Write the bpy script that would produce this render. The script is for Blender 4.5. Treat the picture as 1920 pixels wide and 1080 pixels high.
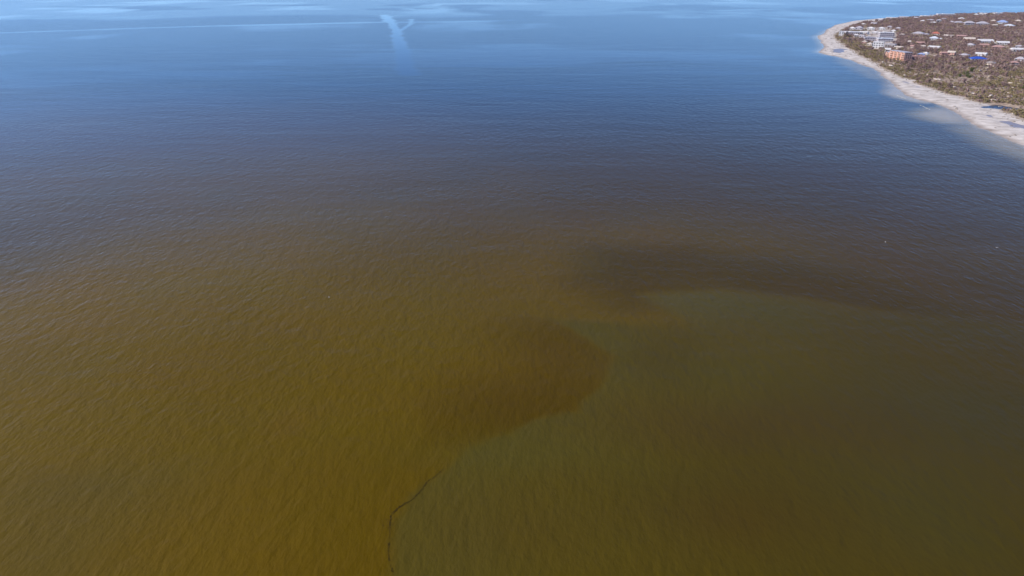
import bpy, bmesh, math, random
import numpy as np
from mathutils import Vector, Matrix

R = math.radians
sc = bpy.context.scene
C = sc.collection
for o in list(bpy.data.objects):
    bpy.data.objects.remove(o)

# ------------------------------------------------------------------ camera
CAM_H = 130.0                       # helicopter height above the bay, metres
FOC = 1371.0                        # focal length in pixels of a 1920 px wide frame
PITCH = math.atan((540 + 45) / FOC)
cam_data = bpy.data.cameras.new('camera')
cam_data.sensor_width = 36.0
cam_data.lens = 36.0 * FOC / 1920.0
cam_data.clip_start = 0.5
cam_data.clip_end = 200000.0
cam = bpy.data.objects.new('camera', cam_data)
C.objects.link(cam)
cam.location = (0, 0, CAM_H)
cam.rotation_euler = (math.pi / 2 - PITCH, 0, 0)
sc.camera = cam

# ------------------------------------------------------------------ sky and sun
SUN_AZ = R(-93)                     # clockwise from the view direction (+Y): out to the left
SUN_EL = R(36)
world = bpy.data.worlds.new('World')
sc.world = world
world.use_nodes = True
wn = world.node_tree.nodes
wl = world.node_tree.links
wn.clear()
sky = wn.new('ShaderNodeTexSky')
sky.sky_type = 'NISHITA'
sky.sun_disc = False
sky.sun_elevation = SUN_EL
sky.sun_rotation = SUN_AZ
sky.altitude = 100
sky.air_density = 0.55
sky.dust_density = 0.0
sky.ozone_density = 9.0
bg = wn.new('ShaderNodeBackground')
bg.inputs['Strength'].default_value = 0.15
wo = wn.new('ShaderNodeOutputWorld')
wl.new(sky.outputs[0], bg.inputs[0])
wl.new(bg.outputs[0], wo.inputs[0])

sun_data = bpy.data.lights.new('sun', 'SUN')
sun_data.energy = 4.1
sun_data.angle = R(0.53)
sun_data.color = (1.0, 0.93, 0.84)
sun = bpy.data.objects.new('sun', sun_data)
C.objects.link(sun)
SUN_DIR = Vector((math.sin(SUN_AZ) * math.cos(SUN_EL), math.cos(SUN_AZ) * math.cos(SUN_EL), math.sin(SUN_EL)))
sun.rotation_euler = SUN_DIR.to_track_quat('Z', 'Y').to_euler()
sun.location = (0, 0, 400)

vs = sc.view_settings
vs.view_transform = 'Standard'
vs.look = 'None'
vs.exposure = 0.45
vs.gamma = 1.0
vs.use_curve_mapping = False
sc.cycles.max_bounces = 5
sc.cycles.diffuse_bounces = 3
sc.cycles.glossy_bounces = 3
sc.cycles.transparent_max_bounces = 8
sc.cycles.volume_bounces = 1

# ------------------------------------------------------------------ survey: map positions on the bay (z = z0)
def ground(px, py, z0=0.0):
    dx, dy = (px - 960) / FOC, (540 - py) / FOC
    d = Vector((dx, math.cos(PITCH) + dy * math.sin(PITCH), -math.sin(PITCH) + dy * math.cos(PITCH)))
    t = (z0 - CAM_H) / d.z
    return Vector((d.x * t, d.y * t, z0))

def G(pts, z0=0.0):
    return np.array([ground(a, b, z0)[:2] for a, b in pts])

def hash2(ix, iy, seed):
    h = (ix.astype(np.int64) * 374761393 + iy.astype(np.int64) * 668265263 + seed * 144269504) & 0xFFFFFFFF
    h = ((h ^ (h >> 13)) * 1274126177) & 0xFFFFFFFF
    return ((h ^ (h >> 16)) & 0xFFFF) / 65535.0

def vnoise(x, y, scale, seed=0):
    x = x / scale; y = y / scale
    ix = np.floor(x); iy = np.floor(y)
    fx = x - ix; fy = y - iy
    fx = fx * fx * (3 - 2 * fx); fy = fy * fy * (3 - 2 * fy)
    a = hash2(ix, iy, seed); b = hash2(ix + 1, iy, seed)
    c = hash2(ix, iy + 1, seed); d = hash2(ix + 1, iy + 1, seed)
    return (a * (1 - fx) + b * fx) * (1 - fy) + (c * (1 - fx) + d * fx) * fy

def fbm(x, y, scale, seed=0, octv=4):
    s = 0; a = 0.5; t = 0
    for k in range(octv):
        s = s + a * vnoise(x, y, scale / 2 ** k, seed + 7 * k); t += a; a *= 0.5
    return s / t

def sdf(poly, x, y):
    """signed distance to a closed polygon, positive inside"""
    d2 = np.full(x.shape, 1e18); inside = np.zeros(x.shape, bool)
    n = len(poly)
    for i in range(n):
        ax, ay = poly[i]; bx, by = poly[(i + 1) % n]
        ex, ey = bx - ax, by - ay
        t = np.clip(((x - ax) * ex + (y - ay) * ey) / (ex * ex + ey * ey + 1e-9), 0, 1)
        d2 = np.minimum(d2, (x - ax - t * ex) ** 2 + (y - ay - t * ey) ** 2)
        if ay != by:
            inside ^= ((ay > y) != (by > y)) & (x < (bx - ax) * (y - ay) / (by - ay) + ax)
    return np.where(inside, 1, -1) * np.sqrt(d2)

def linedist(line, x, y):
    d2 = np.full(x.shape, 1e18)
    for i in range(len(line) - 1):
        ax, ay = line[i]; ex, ey = line[i + 1][0] - ax, line[i + 1][1] - ay
        t = np.clip(((x - ax) * ex + (y - ay) * ey) / (ex * ex + ey * ey + 1e-9), 0, 1)
        d2 = np.minimum(d2, (x - ax - t * ex) ** 2 + (y - ay - t * ey) ** 2)
    return np.sqrt(d2)

def sstep(a, b, v):
    t = np.clip((v - a) / (b - a), 0, 1)
    return t * t * (3 - 2 * t)

# shoreline of the point and edge of its vegetation
SHORE = G([(3000, 800), (2500, 545), (2200, 398), (2020, 314), (1960, 290), (1920, 272), (1880, 256), (1850, 243), (1822, 229),
           (1803, 216), (1785, 207), (1765, 199), (1748, 192), (1722, 186), (1700, 178), (1682, 165), (1668, 150), (1652, 138), (1634, 127),
           (1612, 119), (1590, 111), (1570, 105.5), (1553, 103), (1535, 97.5), (1547, 91), (1544, 83), (1538, 76), (1532, 68.5),
           (1546, 62), (1554, 54), (1566, 47), (1585, 42.5), (1607, 38.5), (1640, 35.5), (1680, 32.5), (1720, 30.5), (1760, 28.4),
           (1800, 26.8), (1850, 25.4), (1920, 24.2), (2050, 23), (2600, 23), (3300, 40), (3600, 200)])
VEG = G([(3000, 690), (2500, 470), (2100, 290), (1980, 250), (1925, 230), (1900, 221), (1872, 210), (1852, 200), (1822, 191), (1795, 183),
         (1770, 177), (1745, 167), (1722, 161), (1704, 151), (1682, 142), (1662, 132), (1642, 121), (1626, 112), (1609, 103),
         (1592, 93), (1578, 83), (1569, 74), (1566, 67), (1576, 58), (1590, 50.5), (1612, 44.5), (1640, 40.5), (1700, 35.5),
         (1800, 28.9), (1920, 26), (2050, 24.8), (2600, 25), (3200, 50), (3400, 200)])
POOLS = [([(1848, 199), (1862, 196.5), (1880, 197.5), (1897, 201), (1915, 204), (1935, 208), (1930, 211), (1900, 208), (1870, 206), (1843, 205)], 'pond',
          'long deep blue pond between the scrub and the beach at right'),
         ([(1561, 95), (1568, 91.8), (1580, 91), (1588, 93), (1586, 97.5), (1573, 100), (1564, 98.8)], 'tidal_pool',
          'lavender tidal pool lying on the sandy tip of the point'),
         ([(1846, 217.5), (1856, 216), (1868, 218), (1866, 221), (1852, 220.6)], 'tidal_pool', 'small dark pool below the deep blue pond'),
         ([(1868, 229), (1880, 226.5), (1893, 228), (1908, 233), (1935, 238), (1960, 247), (1935, 249), (1905, 240), (1880, 234)], 'tidal_pool',
          'dark branching tidal pool on the beach at the right edge'),
         ([(1690, 152.5), (1697, 153), (1705, 156), (1703, 158), (1696, 156.5)], 'tidal_pool', 'tiny dark pool at the scrub edge, farther of two'),
         ([(1709, 159), (1716, 161), (1727, 163.5), (1724, 166), (1714, 164)], 'tidal_pool', 'tiny dark pool at the scrub edge, nearer of two')]
POOLS = [(G(p), n, l) for p, n, l in POOLS]

YARD = G([(1588, 66), (1592, 57), (1625, 53), (1668, 53), (1680, 62), (1682, 80), (1672, 97), (1652, 95), (1630, 82), (1606, 73)])     # paved grounds of the blocks at the tip

def land_field(x, y):
    s = sdf(SHORE, x, y)
    s = s + (fbm(x, y, 60, 3) - 0.5) * 9 + (vnoise(x, y, 11, 5) - 0.5) * 3
    return s

def land_z(x, y, s=None, carve=True):
    if s is None:
        s = land_field(x, y)
    z = np.where(s < 0, s * 0.03, np.where(s < 14, s * 0.075, 1.05 + (1 - np.exp(-(s - 14) / 60)) * 1.1))
    z = z + np.clip(s / 20, 0, 1) * (fbm(x, y, 35, 9) - 0.5) * 0.6
    if carve:
        for p, n, l in POOLS:
            c = p.mean(0)
            near = (np.abs(x - c[0]) < 260) & (np.abs(y - c[1]) < 260)
            if near.any():
                xn, yn = x[near], y[near]; k = sstep(-4, 3, sdf(p, xn + (fbm(xn, yn, 14, 15) - .5) * 14, yn + (fbm(xn, yn, 24, 16) - .5) * 22))
                z[near] = z[near] * (1 - k) + 0.15 * k
    return z

# ------------------------------------------------------------------ node helpers
def material(name):
    m = bpy.data.materials.new(name)
    m.use_nodes = True
    nt = m.node_tree
    b = nt.nodes['Principled BSDF']
    return m, nt, b

def N(nt, typ, **kw):
    n = nt.nodes.new(typ)
    for k, v in kw.items():
        setattr(n, k, v)
    return n

def rgb(h):
    """#rrggbb to linear"""
    out = []
    for i in (0, 2, 4):
        c = int(h[i:i + 2], 16) / 255
        out.append(c / 12.92 if c <= 0.04045 else ((c + 0.055) / 1.055) ** 2.4)
    return tuple(out) + (1,)

def simple_mat(name, col, rough=0.7, var=0.15, scale=0.6, spec=0.3):
    m, nt, b = material(name)
    tc = N(nt, 'ShaderNodeNewGeometry')
    nz = N(nt, 'ShaderNodeTexNoise'); nz.inputs['Scale'].default_value = scale; nz.inputs['Detail'].default_value = 4
    nt.links.new(tc.outputs['Position'], nz.inputs['Vector'])
    mr = N(nt, 'ShaderNodeMapRange'); mr.inputs[1].default_value = 0.3; mr.inputs[2].default_value = 0.7
    mr.inputs[3].default_value = 1 - var; mr.inputs[4].default_value = 1 + var * 0.4
    nt.links.new(nz.outputs[0], mr.inputs[0])
    mx = N(nt, 'ShaderNodeVectorMath', operation='SCALE')
    mx.inputs[0].default_value = col[:3]
    nt.links.new(mr.outputs[0], mx.inputs['Scale'])
    nt.links.new(mx.outputs[0], b.inputs['Base Color'])
    b.inputs['Roughness'].default_value = rough
    b.inputs['Specular IOR Level'].default_value = spec
    return m

# ------------------------------------------------------------------ mesh helpers
def link(o, parent=None):
    C.objects.link(o)
    if parent:
        o.parent = parent
    return o

def tag(o, label=None, cat=None, group=None, kind=None):
    if label: o['label'] = label
    if cat: o['category'] = cat
    if group: o['group'] = group
    if kind: o['kind'] = kind
    return o

def np_mesh(name, V, F, mat=None, smooth=False):
    me = bpy.data.meshes.new(name)
    V = np.asarray(V, np.float32); F = np.asarray(F, np.int32)
    k = F.shape[1]
    me.vertices.add(len(V)); me.vertices.foreach_set('co', V.ravel())
    me.loops.add(F.size); me.loops.foreach_set('vertex_index', F.ravel())
    me.polygons.add(len(F)); me.polygons.foreach_set('loop_start', np.arange(0, F.size, k, dtype=np.int32))
    if smooth:
        me.polygons.foreach_set('use_smooth', np.ones(len(F), bool))
    me.update(calc_edges=True)
    me.validate()
    if mat: me.materials.append(mat)
    return me

class MB:
    """collects shapes for one mesh"""
    def __init__(self):
        self.v = []; self.f = []
    def add(self, vs_, fs):
        n = len(self.v)
        self.v += [tuple(p) for p in vs_]
        self.f += [tuple(i + n for i in f) for f in fs]
        return self
    def box(self, x0, x1, y0, y1, z0, z1):
        return self.add([(x0, y0, z0), (x1, y0, z0), (x1, y1, z0), (x0, y1, z0), (x0, y0, z1), (x1, y0, z1), (x1, y1, z1), (x0, y1, z1)],
                        [(3, 2, 1, 0), (4, 5, 6, 7), (0, 1, 5, 4), (1, 2, 6, 5), (2, 3, 7, 6), (3, 0, 4, 7)])
    def tube(self, a, b, ra, rb, n=5):
        a = Vector(a); b = Vector(b); d = (b - a).normalized()
        u = d.orthogonal().normalized(); w = d.cross(u)
        vs_ = []
        for p, r in ((a, ra), (b, rb)):
            for k in range(n):
                t = 2 * math.pi * k / n
                vs_.append(p + (u * math.cos(t) + w * math.sin(t)) * r)
        fs = [(k, (k + 1) % n, n + (k + 1) % n, n + k) for k in range(n)]
        fs.append(tuple(range(n - 1, -1, -1))); fs.append(tuple(range(n, 2 * n)))
        return self.add(vs_, fs)
    def mesh(self, name, mat=None):
        me = bpy.data.meshes.new(name)
        me.from_pydata(self.v, [], self.f)
        me.update()
        if mat: me.materials.append(mat)
        return me
    def build(self, name, mat, parent=None):
        return link(bpy.data.objects.new(name, self.mesh(name, mat)), parent)

# ------------------------------------------------------------------ the bay
def axis_lines(fine, lim1, lim2, lim3, g1, g2):
    v = list(np.arange(0, lim1, fine)); x = v[-1]
    while x < lim2:
        x += max(fine, g1 * x); v.append(x)
    while x < lim3:
        x += g2 * x; v.append(x)
    return np.array(v)

xa = axis_lines(1.6, 260, 3200, 70000, 0.0105, 0.06)
xs = np.concatenate([-xa[:0:-1], xa])
ya = axis_lines(1.6, 330, 3600, 70000, 0.009, 0.05)
ys = np.concatenate([-np.array([2000, 900, 400, 180, 90, 40, 18, 6])[:], ya])
ys.sort()
X, Y = np.meshgrid(xs, ys)
nx, ny = len(xs), len(ys)
x = X.ravel(); y = Y.ravel()
idx = np.arange(nx * ny).reshape(ny, nx)
F = np.stack([idx[:-1, :-1], idx[:-1, 1:], idx[1:, 1:], idx[1:, :-1]], -1).reshape(-1, 4)

def mixc(c, k, col):
    return c * (1 - k[:, None]) + np.array(col)[None, :] * k[:, None]

wx = x + (fbm(x, y, 45, 21) - 0.5) * 14 + (fbm(x, y, 9, 23) - 0.5) * 4
wy = y + (fbm(x, y, 45, 22) - 0.5) * 14 + (fbm(x, y, 9, 24) - 0.5) * 4
col = np.tile(np.array([0.052, 0.035, 0.010]), (len(x), 1))           # open bay
col = mixc(col, sstep(120, -260, x - 0.1 * y), (0.092, 0.073, 0.054))   # greyer silt towards the west, with brighter sky reflection put into the colour
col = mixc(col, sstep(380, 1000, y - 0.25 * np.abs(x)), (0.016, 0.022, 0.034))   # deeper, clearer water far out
# yellow tannin plume, brightest near the middle of the near bay
PL = G([(-900, 1700), (-300, 760), (0, 640), (300, 540), (620, 470), (950, 455), (1250, 445), (1500, 455), (1800, 500), (2100, 560), (2500, 760), (2600, 1000), (2600, 1500)])
s = sdf(PL, wx, wy)
col = mixc(col, sstep(-95, 60, s), (0.088, 0.057, 0.004))
col = mixc(col, sstep(40, 190, x - 0.12 * y) * sstep(-95, 40, s) * .9, (0.050, 0.033, 0.008))
col = mixc(col, sstep(20, -190, x + 0.1 * y) * sstep(-140, 20, s) * .9, (0.138, 0.093, 0.018))
p0 = ground(720, 690)
r0 = np.hypot((wx - p0.x) / 120, (wy - p0.y) / 85)
col = mixc(col, np.exp(-r0 ** 2) * 0.85, (0.100, 0.066, 0.001))
# browner wedge that ends at the sharp front
FRONT = [(1030, 598), (1100, 633), (1150, 668), (1122, 730), (1085, 772), (990, 796), (905, 820), (862, 846), (826, 885), (790, 911), (757, 944),
         (730, 970), (726, 1010), (735, 1085)]
FR = G(FRONT)
OL = G(FRONT + [(740, 1500), (2600, 1500), (2600, 640), (1900, 610), (1640, 578), (1500, 556), (1350, 541), (1190, 549), (1230, 575), (1275, 598), (1190, 610), (1110, 602)])
so = sdf(OL, x + (fbm(x, y, 14, 31, 5) - 0.5) * 7, y + (fbm(x, y, 14, 32, 5) - 0.5) * 7)
dfr = linedist(FR, x, y)
inw = sstep(1.2, -2.2, so)
WG = G(FRONT[:8] + [(790, 830), (770, 700), (860, 610), (950, 588)])
sw = sdf(WG, x + (fbm(x, y, 14, 31, 5) - 0.5) * 7, y + (fbm(x, y, 14, 32, 5) - 0.5) * 7)
col = mixc(col, sstep(-1.5, 2.5, sw) * np.exp(-(linedist(FR[1:6], x, y) / 30) ** 2), (0.062, 0.036, 0.0005))
col = mixc(col, inw * np.exp(-(dfr / 22) ** 2) * 0.5, (0.082, 0.054, 0.001))
# olive water beyond the front
wd = 2.4 + 14 * sstep(8, 50, linedist(FR[1:], x, y))
k = sstep(-.7 * wd, wd, so)
col = mixc(col, k * 0.8, (0.067, 0.051, 0.008))
col = mixc(col, k * np.exp(-(linedist(FR[1:], x, y) / 20) ** 2) * .7, (0.074, 0.060, 0.013))      # paler lobe beside the front
kr = sstep(-40, 190, x - 0.15 * y + 20)
col = mixc(col, k * kr * 0.7, (0.049, 0.035, 0.006))
for (cx, cy, rx, ry, a, c) in [(1400, 790, 45, 16, .55, (0.058, 0.037, 0.012)), (1330, 960, 26, 18, .5, (0.056, 0.035, 0.010)), (1250, 900, 40, 10, .3, (0.055, 0.043, 0.009)),
                               (1300, 690, 32, 20, .4, (0.066, 0.056, 0.013)), (1000, 1000, 22, 12, .35, (0.062, 0.043, 0.010)), (870, 1040, 12, 18, .4, (0.068, 0.053, 0.014)),
                               (1240, 680, 14, 16, .5, (0.055, 0.040, 0.008)), (1700, 960, 30, 26, .35, (0.046, 0.042, 0.017)), (1790, 780, 50, 30, .5, (0.040, 0.036, 0.020)),
                               (530, 800, 9, 12, .35, (0.110, 0.062, 0.010)), (1000, 860, 30, 9, .5, (0.070, 0.060, 0.014)), (120, 920, 30, 14, .4, (0.075, 0.062, 0.028)),  # reddish spot at lower left: a window reflection put into the colour
                               (60, 1040, 22, 14, .35, (0.075, 0.062, 0.026))]:  # both grey patches at bottom left are reflections painted into the water
    q = ground(cx, cy)
    col = mixc(col, np.exp(-((wx - q.x) / rx) ** 2 - ((wy - q.y) / ry) ** 2) * a, c)
# dark band over the second bar
BD = G([(1130, 478), (1300, 470), (1480, 495), (1640, 540), (1700, 578), (1600, 585), (1500, 562), (1350, 541), (1190, 549), (1120, 525)])
col = mixc(col, sstep(-34, 14, sdf(BD, wx, wy)) * (1 - sstep(-3, 6, so)) * 0.8, (0.046, 0.031, 0.0015))
q = ground(1200, 575); col = mixc(col, np.exp(-((x - q.x) / 18) ** 2 - ((y - q.y) / 9) ** 2) * .5 * (1 - k), (0.062, 0.042, 0.004))
q = ground(1330, 572); col = mixc(col, k * np.exp(-((x - q.x) / 46) ** 2 - ((y - q.y) / 16) ** 2) * .5, (0.068, 0.056, 0.012))
col *= np.array([1.0, 0.95, 0.6])[None, :] ** sstep(700, 420, y)[:, None]
LB = G([(1188, 549), (1350, 541), (1500, 556), (1640, 580), (1900, 640), (1900, 1000), (1330, 1000), (1300, 640), (1275, 600), (1230, 572)])      # paler lobe with a pointed tip
q = ground(1260, 560)
lb = sdf(LB, x + (fbm(x, y, 14, 35, 4) - 0.5) * 6, y + (fbm(x, y, 14, 36, 4) - 0.5) * 6)
col = mixc(col, sstep(-2.5, 6, lb) * np.exp(-((x - q.x) / 62) ** 2 - ((y - q.y) / 34) ** 2) * .6, (0.068, 0.056, 0.013))
# mottling
col *= (0.90 + 0.20 * fbm(x, y, 70, 41))[:, None]
rd = (fbm(x, y, 38, 43) - 0.5)
col *= np.stack([1 + rd * 0.07, 1 - rd * 0.05, 1 - rd * 0.2], 1)
# shallows along the beach and the two shoals
sl = land_field(x, y)
shal = np.exp(-np.clip(-sl, 0, None) / 8.0) * np.where(y < 2000, 1, 0.4)
SH1 = G([(1672, 160), (1692, 166), (1722, 180), (1748, 190), (1738, 194), (1712, 190), (1690, 184), (1674, 174)])
SH2 = G([(1718, 213), (1738, 204), (1768, 202), (1792, 210), (1822, 228), (1800, 232), (1765, 229), (1735, 222)])
SH3 = G([(1800, 222), (1850, 242), (1925, 275), (1990, 305), (1960, 310), (1880, 278), (1810, 244)])
SH4 = G([(1575, 106), (1612, 118), (1648, 138), (1668, 152), (1640, 146), (1600, 128), (1582, 118)])
CH = G([(1700, 196), (1725, 197), (1752, 194), (1757, 199), (1730, 202), (1702, 202)])
shoal = np.maximum.reduce([sstep(-22, 8, sdf(SH1, wx, wy)) * 1.0, sstep(-26, 18, sdf(SH2, wx, wy)) * 0.8, sstep(-34, 20, sdf(SH3, wx, wy)) * 0.62,
                           sstep(-30, 25, sdf(SH4, wx, wy)) * 0.5])
shal = np.clip(np.maximum(shal, shoal) * (1 - 0.75 * sstep(-8, 6, sdf(CH, wx, wy))), 0, 1)
shal *= (0.85 + 0.3 * fbm(x, y, 16, 51))
shal = np.clip(shal, 0, 1)
col = mixc(col, sstep(0.03, 0.4, shal) * 0.85, (0.16, 0.125, 0.055))
col = mixc(col, sstep(0.3, 0.95, shal) * 0.75, (0.40, 0.325, 0.21))
# how ruffled the surface is: slicks, a wake and the glassy far bay
calm = np.zeros(len(x))
FAR = G([(-2500, 55), (-900, 54), (0, 45), (120, 40), (260, 36), (400, 32), (560, 29.5), (720, 28), (820, 33), (1000, 33), (1300, 26), (1600, 12), (2600, -10),
         (2600, -41), (-2500, -41)])
g0 = (fbm(x, y * 0.25, 420, 61) - 0.5)
sf = sdf(FAR, x + g0 * 300, y + g0 * 420)
calm = np.maximum(calm, 0.25 * sstep(-90, 130, sf) * (1 - .45 * sstep(-500, 2500, x)))
def ribbon(pts, wpx, a, soft=1.0):
    global calm
    P = G(pts)
    for i in range(len(P) - 1):
        m = (np.array(pts[i]) + np.array(pts[i + 1])) / 2
        wl_ = (ground(m[0] + wpx[i], m[1]) - ground(m[0], m[1])).length / 2
        jx = x + (fbm(x, y, 70, 71) - 0.5) * wl_ * 1.7 + (fbm(x, y, 25, 73) - 0.5) * wl_
        d = linedist(P[i:i + 2], jx, y)
        calm = np.maximum(calm, a * sstep(wl_ * (1 + soft * .5), wl_ * (1 - soft * .5), d))
ribbon([(722, 28), (733, 42), (742, 55), (745, 66), (750, 85), (754, 105), (757, 128), (765, 140)], [17, 14, 16, 19, 23, 26, 36], 1.0, 1.2)
ribbon([(772, 36), (768, 47), (757, 54), (744, 60)], [9, 8, 9], 0.6, 1.6)
ribbon([(0, 62), (170, 56), (350, 50), (520, 46), (700, 42), (850, 41), (960, 38)], [38, 36, 34, 34, 30, 24], 0.42, 1.9)
ribbon([(-300, 73), (0, 62)], [38], 0.42, 1.9)
calm = calm - 0.4 * sstep(-640, -430, sf) * sstep(0, -120, sf) * (calm < .2) * sstep(-250, -700, x)
sn = fbm(x * 0.5, y * 0.36, 160, 81, 5)
calm = np.clip(calm + sstep(0.5, 0.72, sn) * sstep(700, 1400, y) * 0.32, -1, 1)
calm = np.clip(calm - sstep(0.56, 0.75, fbm(x * 0.5, y * 0.4, 190, 91, 5)) * sstep(900, 1600, y) * 0.35 * (calm < .5), -1, 1)

# wind lanes across the middle of the bay
calm = calm + (fbm(x * .22, y, 46, 97, 4) - .5) * 1.1 * sstep(250, 420, y) * sstep(1900, 900, y) * np.where(calm < .3, 1, .3)
# wind ruffles the water over the bar, most of all to the west
calm = calm - sstep(520, 260, y) * (0.35 + 0.65 * sstep(160, -160, x)) * (0.55 + 0.9 * fbm(x, y, 55, 95))
calm = np.clip(calm, -1, 1)

water_mat, nt, b = material('bay_water')
at1 = N(nt, 'ShaderNodeAttribute', attribute_name='silt_and_sheen')
at2 = N(nt, 'ShaderNodeAttribute', attribute_name='calm')
geo = N(nt, 'ShaderNodeNewGeometry')
nt.links.new(at1.outputs['Color'], b.inputs['Base Color'])
b.inputs['IOR'].default_value = 1.13
ro = N(nt, 'ShaderNodeMapRange'); ro.inputs[3].default_value = 0.16; ro.inputs[4].default_value = 0.05
nt.links.new(at2.outputs['Fac'], ro.inputs[0]); nt.links.new(ro.outputs[0], b.inputs['Roughness'])
def wave(scale, sx, sy, rot, detail=3, dist=0.0):
    mp = N(nt, 'ShaderNodeMapping'); mp.inputs['Rotation'].default_value[2] = R(rot); mp.inputs['Scale'].default_value = (sx, sy, 1)
    nt.links.new(geo.outputs['Position'], mp.inputs['Vector'])
    nz = N(nt, 'ShaderNodeTexNoise'); nz.inputs['Scale'].default_value = scale; nz.inputs['Detail'].default_value = detail
    nz.inputs['Roughness'].default_value = 0.55; nz.inputs['Distortion'].default_value = dist
    nt.links.new(mp.outputs[0], nz.inputs['Vector'])
    return nz.outputs[0]
def madd(a, ka, b_, kb):
    m1 = N(nt, 'ShaderNodeMath', operation='MULTIPLY'); nt.links.new(a, m1.inputs[0]); m1.inputs[1].default_value = ka
    m2 = N(nt, 'ShaderNodeMath', operation='MULTIPLY_ADD'); nt.links.new(b_, m2.inputs[0]); m2.inputs[1].default_value = kb
    nt.links.new(m1.outputs[0], m2.inputs[2]); return m2.outputs[0]
h = madd(wave(0.50, 1.0, 0.42, 8, 3), 0.80, wave(0.21, 1.0, 0.5, -14, 3), 1.5)
h = madd(h, 1.0, wave(0.035, 0.4, 1.0, 4, 3), 1.8)
h = madd(h, 1.0, wave(1.3, 1.0, 0.6, -5, 2), 0.12)
st = N(nt, 'ShaderNodeMapRange'); st.inputs[1].default_value = -1.0; st.inputs[3].default_value = 2.1; st.inputs[4].default_value = 0.2
nt.links.new(at2.outputs['Fac'], st.inputs[0])
bp = N(nt, 'ShaderNodeBump'); bp.inputs['Distance'].default_value = 0.16
nt.links.new(st.outputs[0], bp.inputs['Strength']); nt.links.new(h, bp.inputs['Height'])
nt.links.new(bp.outputs[0], b.inputs['Normal'])

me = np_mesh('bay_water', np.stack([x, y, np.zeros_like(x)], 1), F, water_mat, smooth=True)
ca = me.attributes.new('silt_and_sheen', 'FLOAT_COLOR', 'POINT')
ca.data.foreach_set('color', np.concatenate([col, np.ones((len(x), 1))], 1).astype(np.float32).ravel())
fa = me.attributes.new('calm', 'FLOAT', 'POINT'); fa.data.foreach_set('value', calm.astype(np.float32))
tag(link(bpy.data.objects.new('bay_water', me)), 'brown tannin stained bay water turning blue with distance', kind='structure')

# ------------------------------------------------------------------ the point of land
STEP = 6.0
lx = np.arange(240, 3300, STEP); ly = np.arange(120, 4600, STEP)
LX, LY = np.meshgrid(lx, ly)
fx_ = LX.ravel(); fy_ = LY.ravel()
ls = land_field(fx_, fy_)
lz = land_z(fx_, fy_, ls)
vg = sdf(VEG, fx_ + (fbm(fx_, fy_, 22, 13) - .5) * 16, fy_ + (fbm(fx_, fy_, 22, 14) - .5) * 26)
keep = ls > -22
li = np.arange(len(fx_)).reshape(LX.shape)
LF = np.stack([li[:-1, :-1], li[:-1, 1:], li[1:, 1:], li[1:, :-1]], -1).reshape(-1, 4)
LF = LF[keep[LF].all(1)]
used = np.unique(LF); remap = np.zeros(len(fx_), np.int64); remap[used] = np.arange(len(used))
land_mat, nt, b = material('sand_and_leaf_litter')
av = N(nt, 'ShaderNodeAttribute', attribute_name='cover'); aw = N(nt, 'ShaderNodeAttribute', attribute_name='wet')
geo = N(nt, 'ShaderNodeNewGeometry')
n1 = N(nt, 'ShaderNodeTexNoise'); n1.inputs['Scale'].default_value = 0.09; n1.inputs['Detail'].default_value = 6
n2 = N(nt, 'ShaderNodeTexNoise'); n2.inputs['Scale'].default_value = 0.35; n2.inputs['Detail'].default_value = 5
nt.links.new(geo.outputs['Position'], n1.inputs['Vector']); nt.links.new(geo.outputs['Position'], n2.inputs['Vector'])
r1 = N(nt, 'ShaderNodeValToRGB'); e = r1.color_ramp.elements
e[0].position = .32; e[0].color = (0.40, 0.345, 0.30, 1); e[1].position = .62; e[1].color = (0.64, 0.575, 0.52, 1)
r2 = N(nt, 'ShaderNodeValToRGB'); e = r2.color_ramp.elements
e[0].position = .3; e[0].color = (0.20, 0.135, 0.10, 1); e[1].position = .7; e[1].color = (0.46, 0.36, 0.27, 1)
nt.links.new(n1.outputs[0], r1.inputs[0]); nt.links.new(n2.outputs[0], r2.inputs[0])
mm = N(nt, 'ShaderNodeMix', data_type='RGBA'); nt.links.new(av.outputs['Fac'], mm.inputs[0]); nt.links.new(r1.outputs[0], mm.inputs[6]); nt.links.new(r2.outputs[0], mm.inputs[7])
mw = N(nt, 'ShaderNodeMix', data_type='RGBA', blend_type='MULTIPLY'); nt.links.new(aw.outputs['Fac'], mw.inputs[0]); nt.links.new(mm.outputs[2], mw.inputs[6]); mw.inputs[7].default_value = (0.62, 0.57, 0.55, 1)
nt.links.new(mw.outputs[2], b.inputs['Base Color']); b.inputs['Roughness'].default_value = 0.9; b.inputs['Specular IOR Level'].default_value = 0.15
bp = N(nt, 'ShaderNodeBump'); bp.inputs['Distance'].default_value = 0.25; bp.inputs['Strength'].default_value = 0.6
nt.links.new(n2.outputs[0], bp.inputs['Height']); nt.links.new(bp.outputs[0], b.inputs['Normal'])
me = np_mesh('ground', np.stack([fx_, fy_, lz], 1)[used], remap[LF], land_mat, smooth=True)
a_ = me.attributes.new('cover', 'FLOAT', 'POINT'); 
cov = sstep(-6, 8, vg) * (1 - .8 * sstep(-12, 12, sdf(YARD, fx_ + (fbm(fx_, fy_, 25, 17) - .5) * 30, fy_ + (fbm(fx_, fy_, 25, 18) - .5) * 60)))
a_.data.foreach_set('value', cov[used].astype(np.float32))
a_ = me.attributes.new('wet', 'FLOAT', 'POINT'); a_.data.foreach_set('value', sstep(7, 0, ls)[used].astype(np.float32))
tag(link(bpy.data.objects.new('ground', me)), 'sandy point of land with pale beach and brown litter under the scrub', kind='structure')

def zat(x_, y_):
    return float(land_z(np.array([x_]), np.array([y_]))[0])

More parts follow.
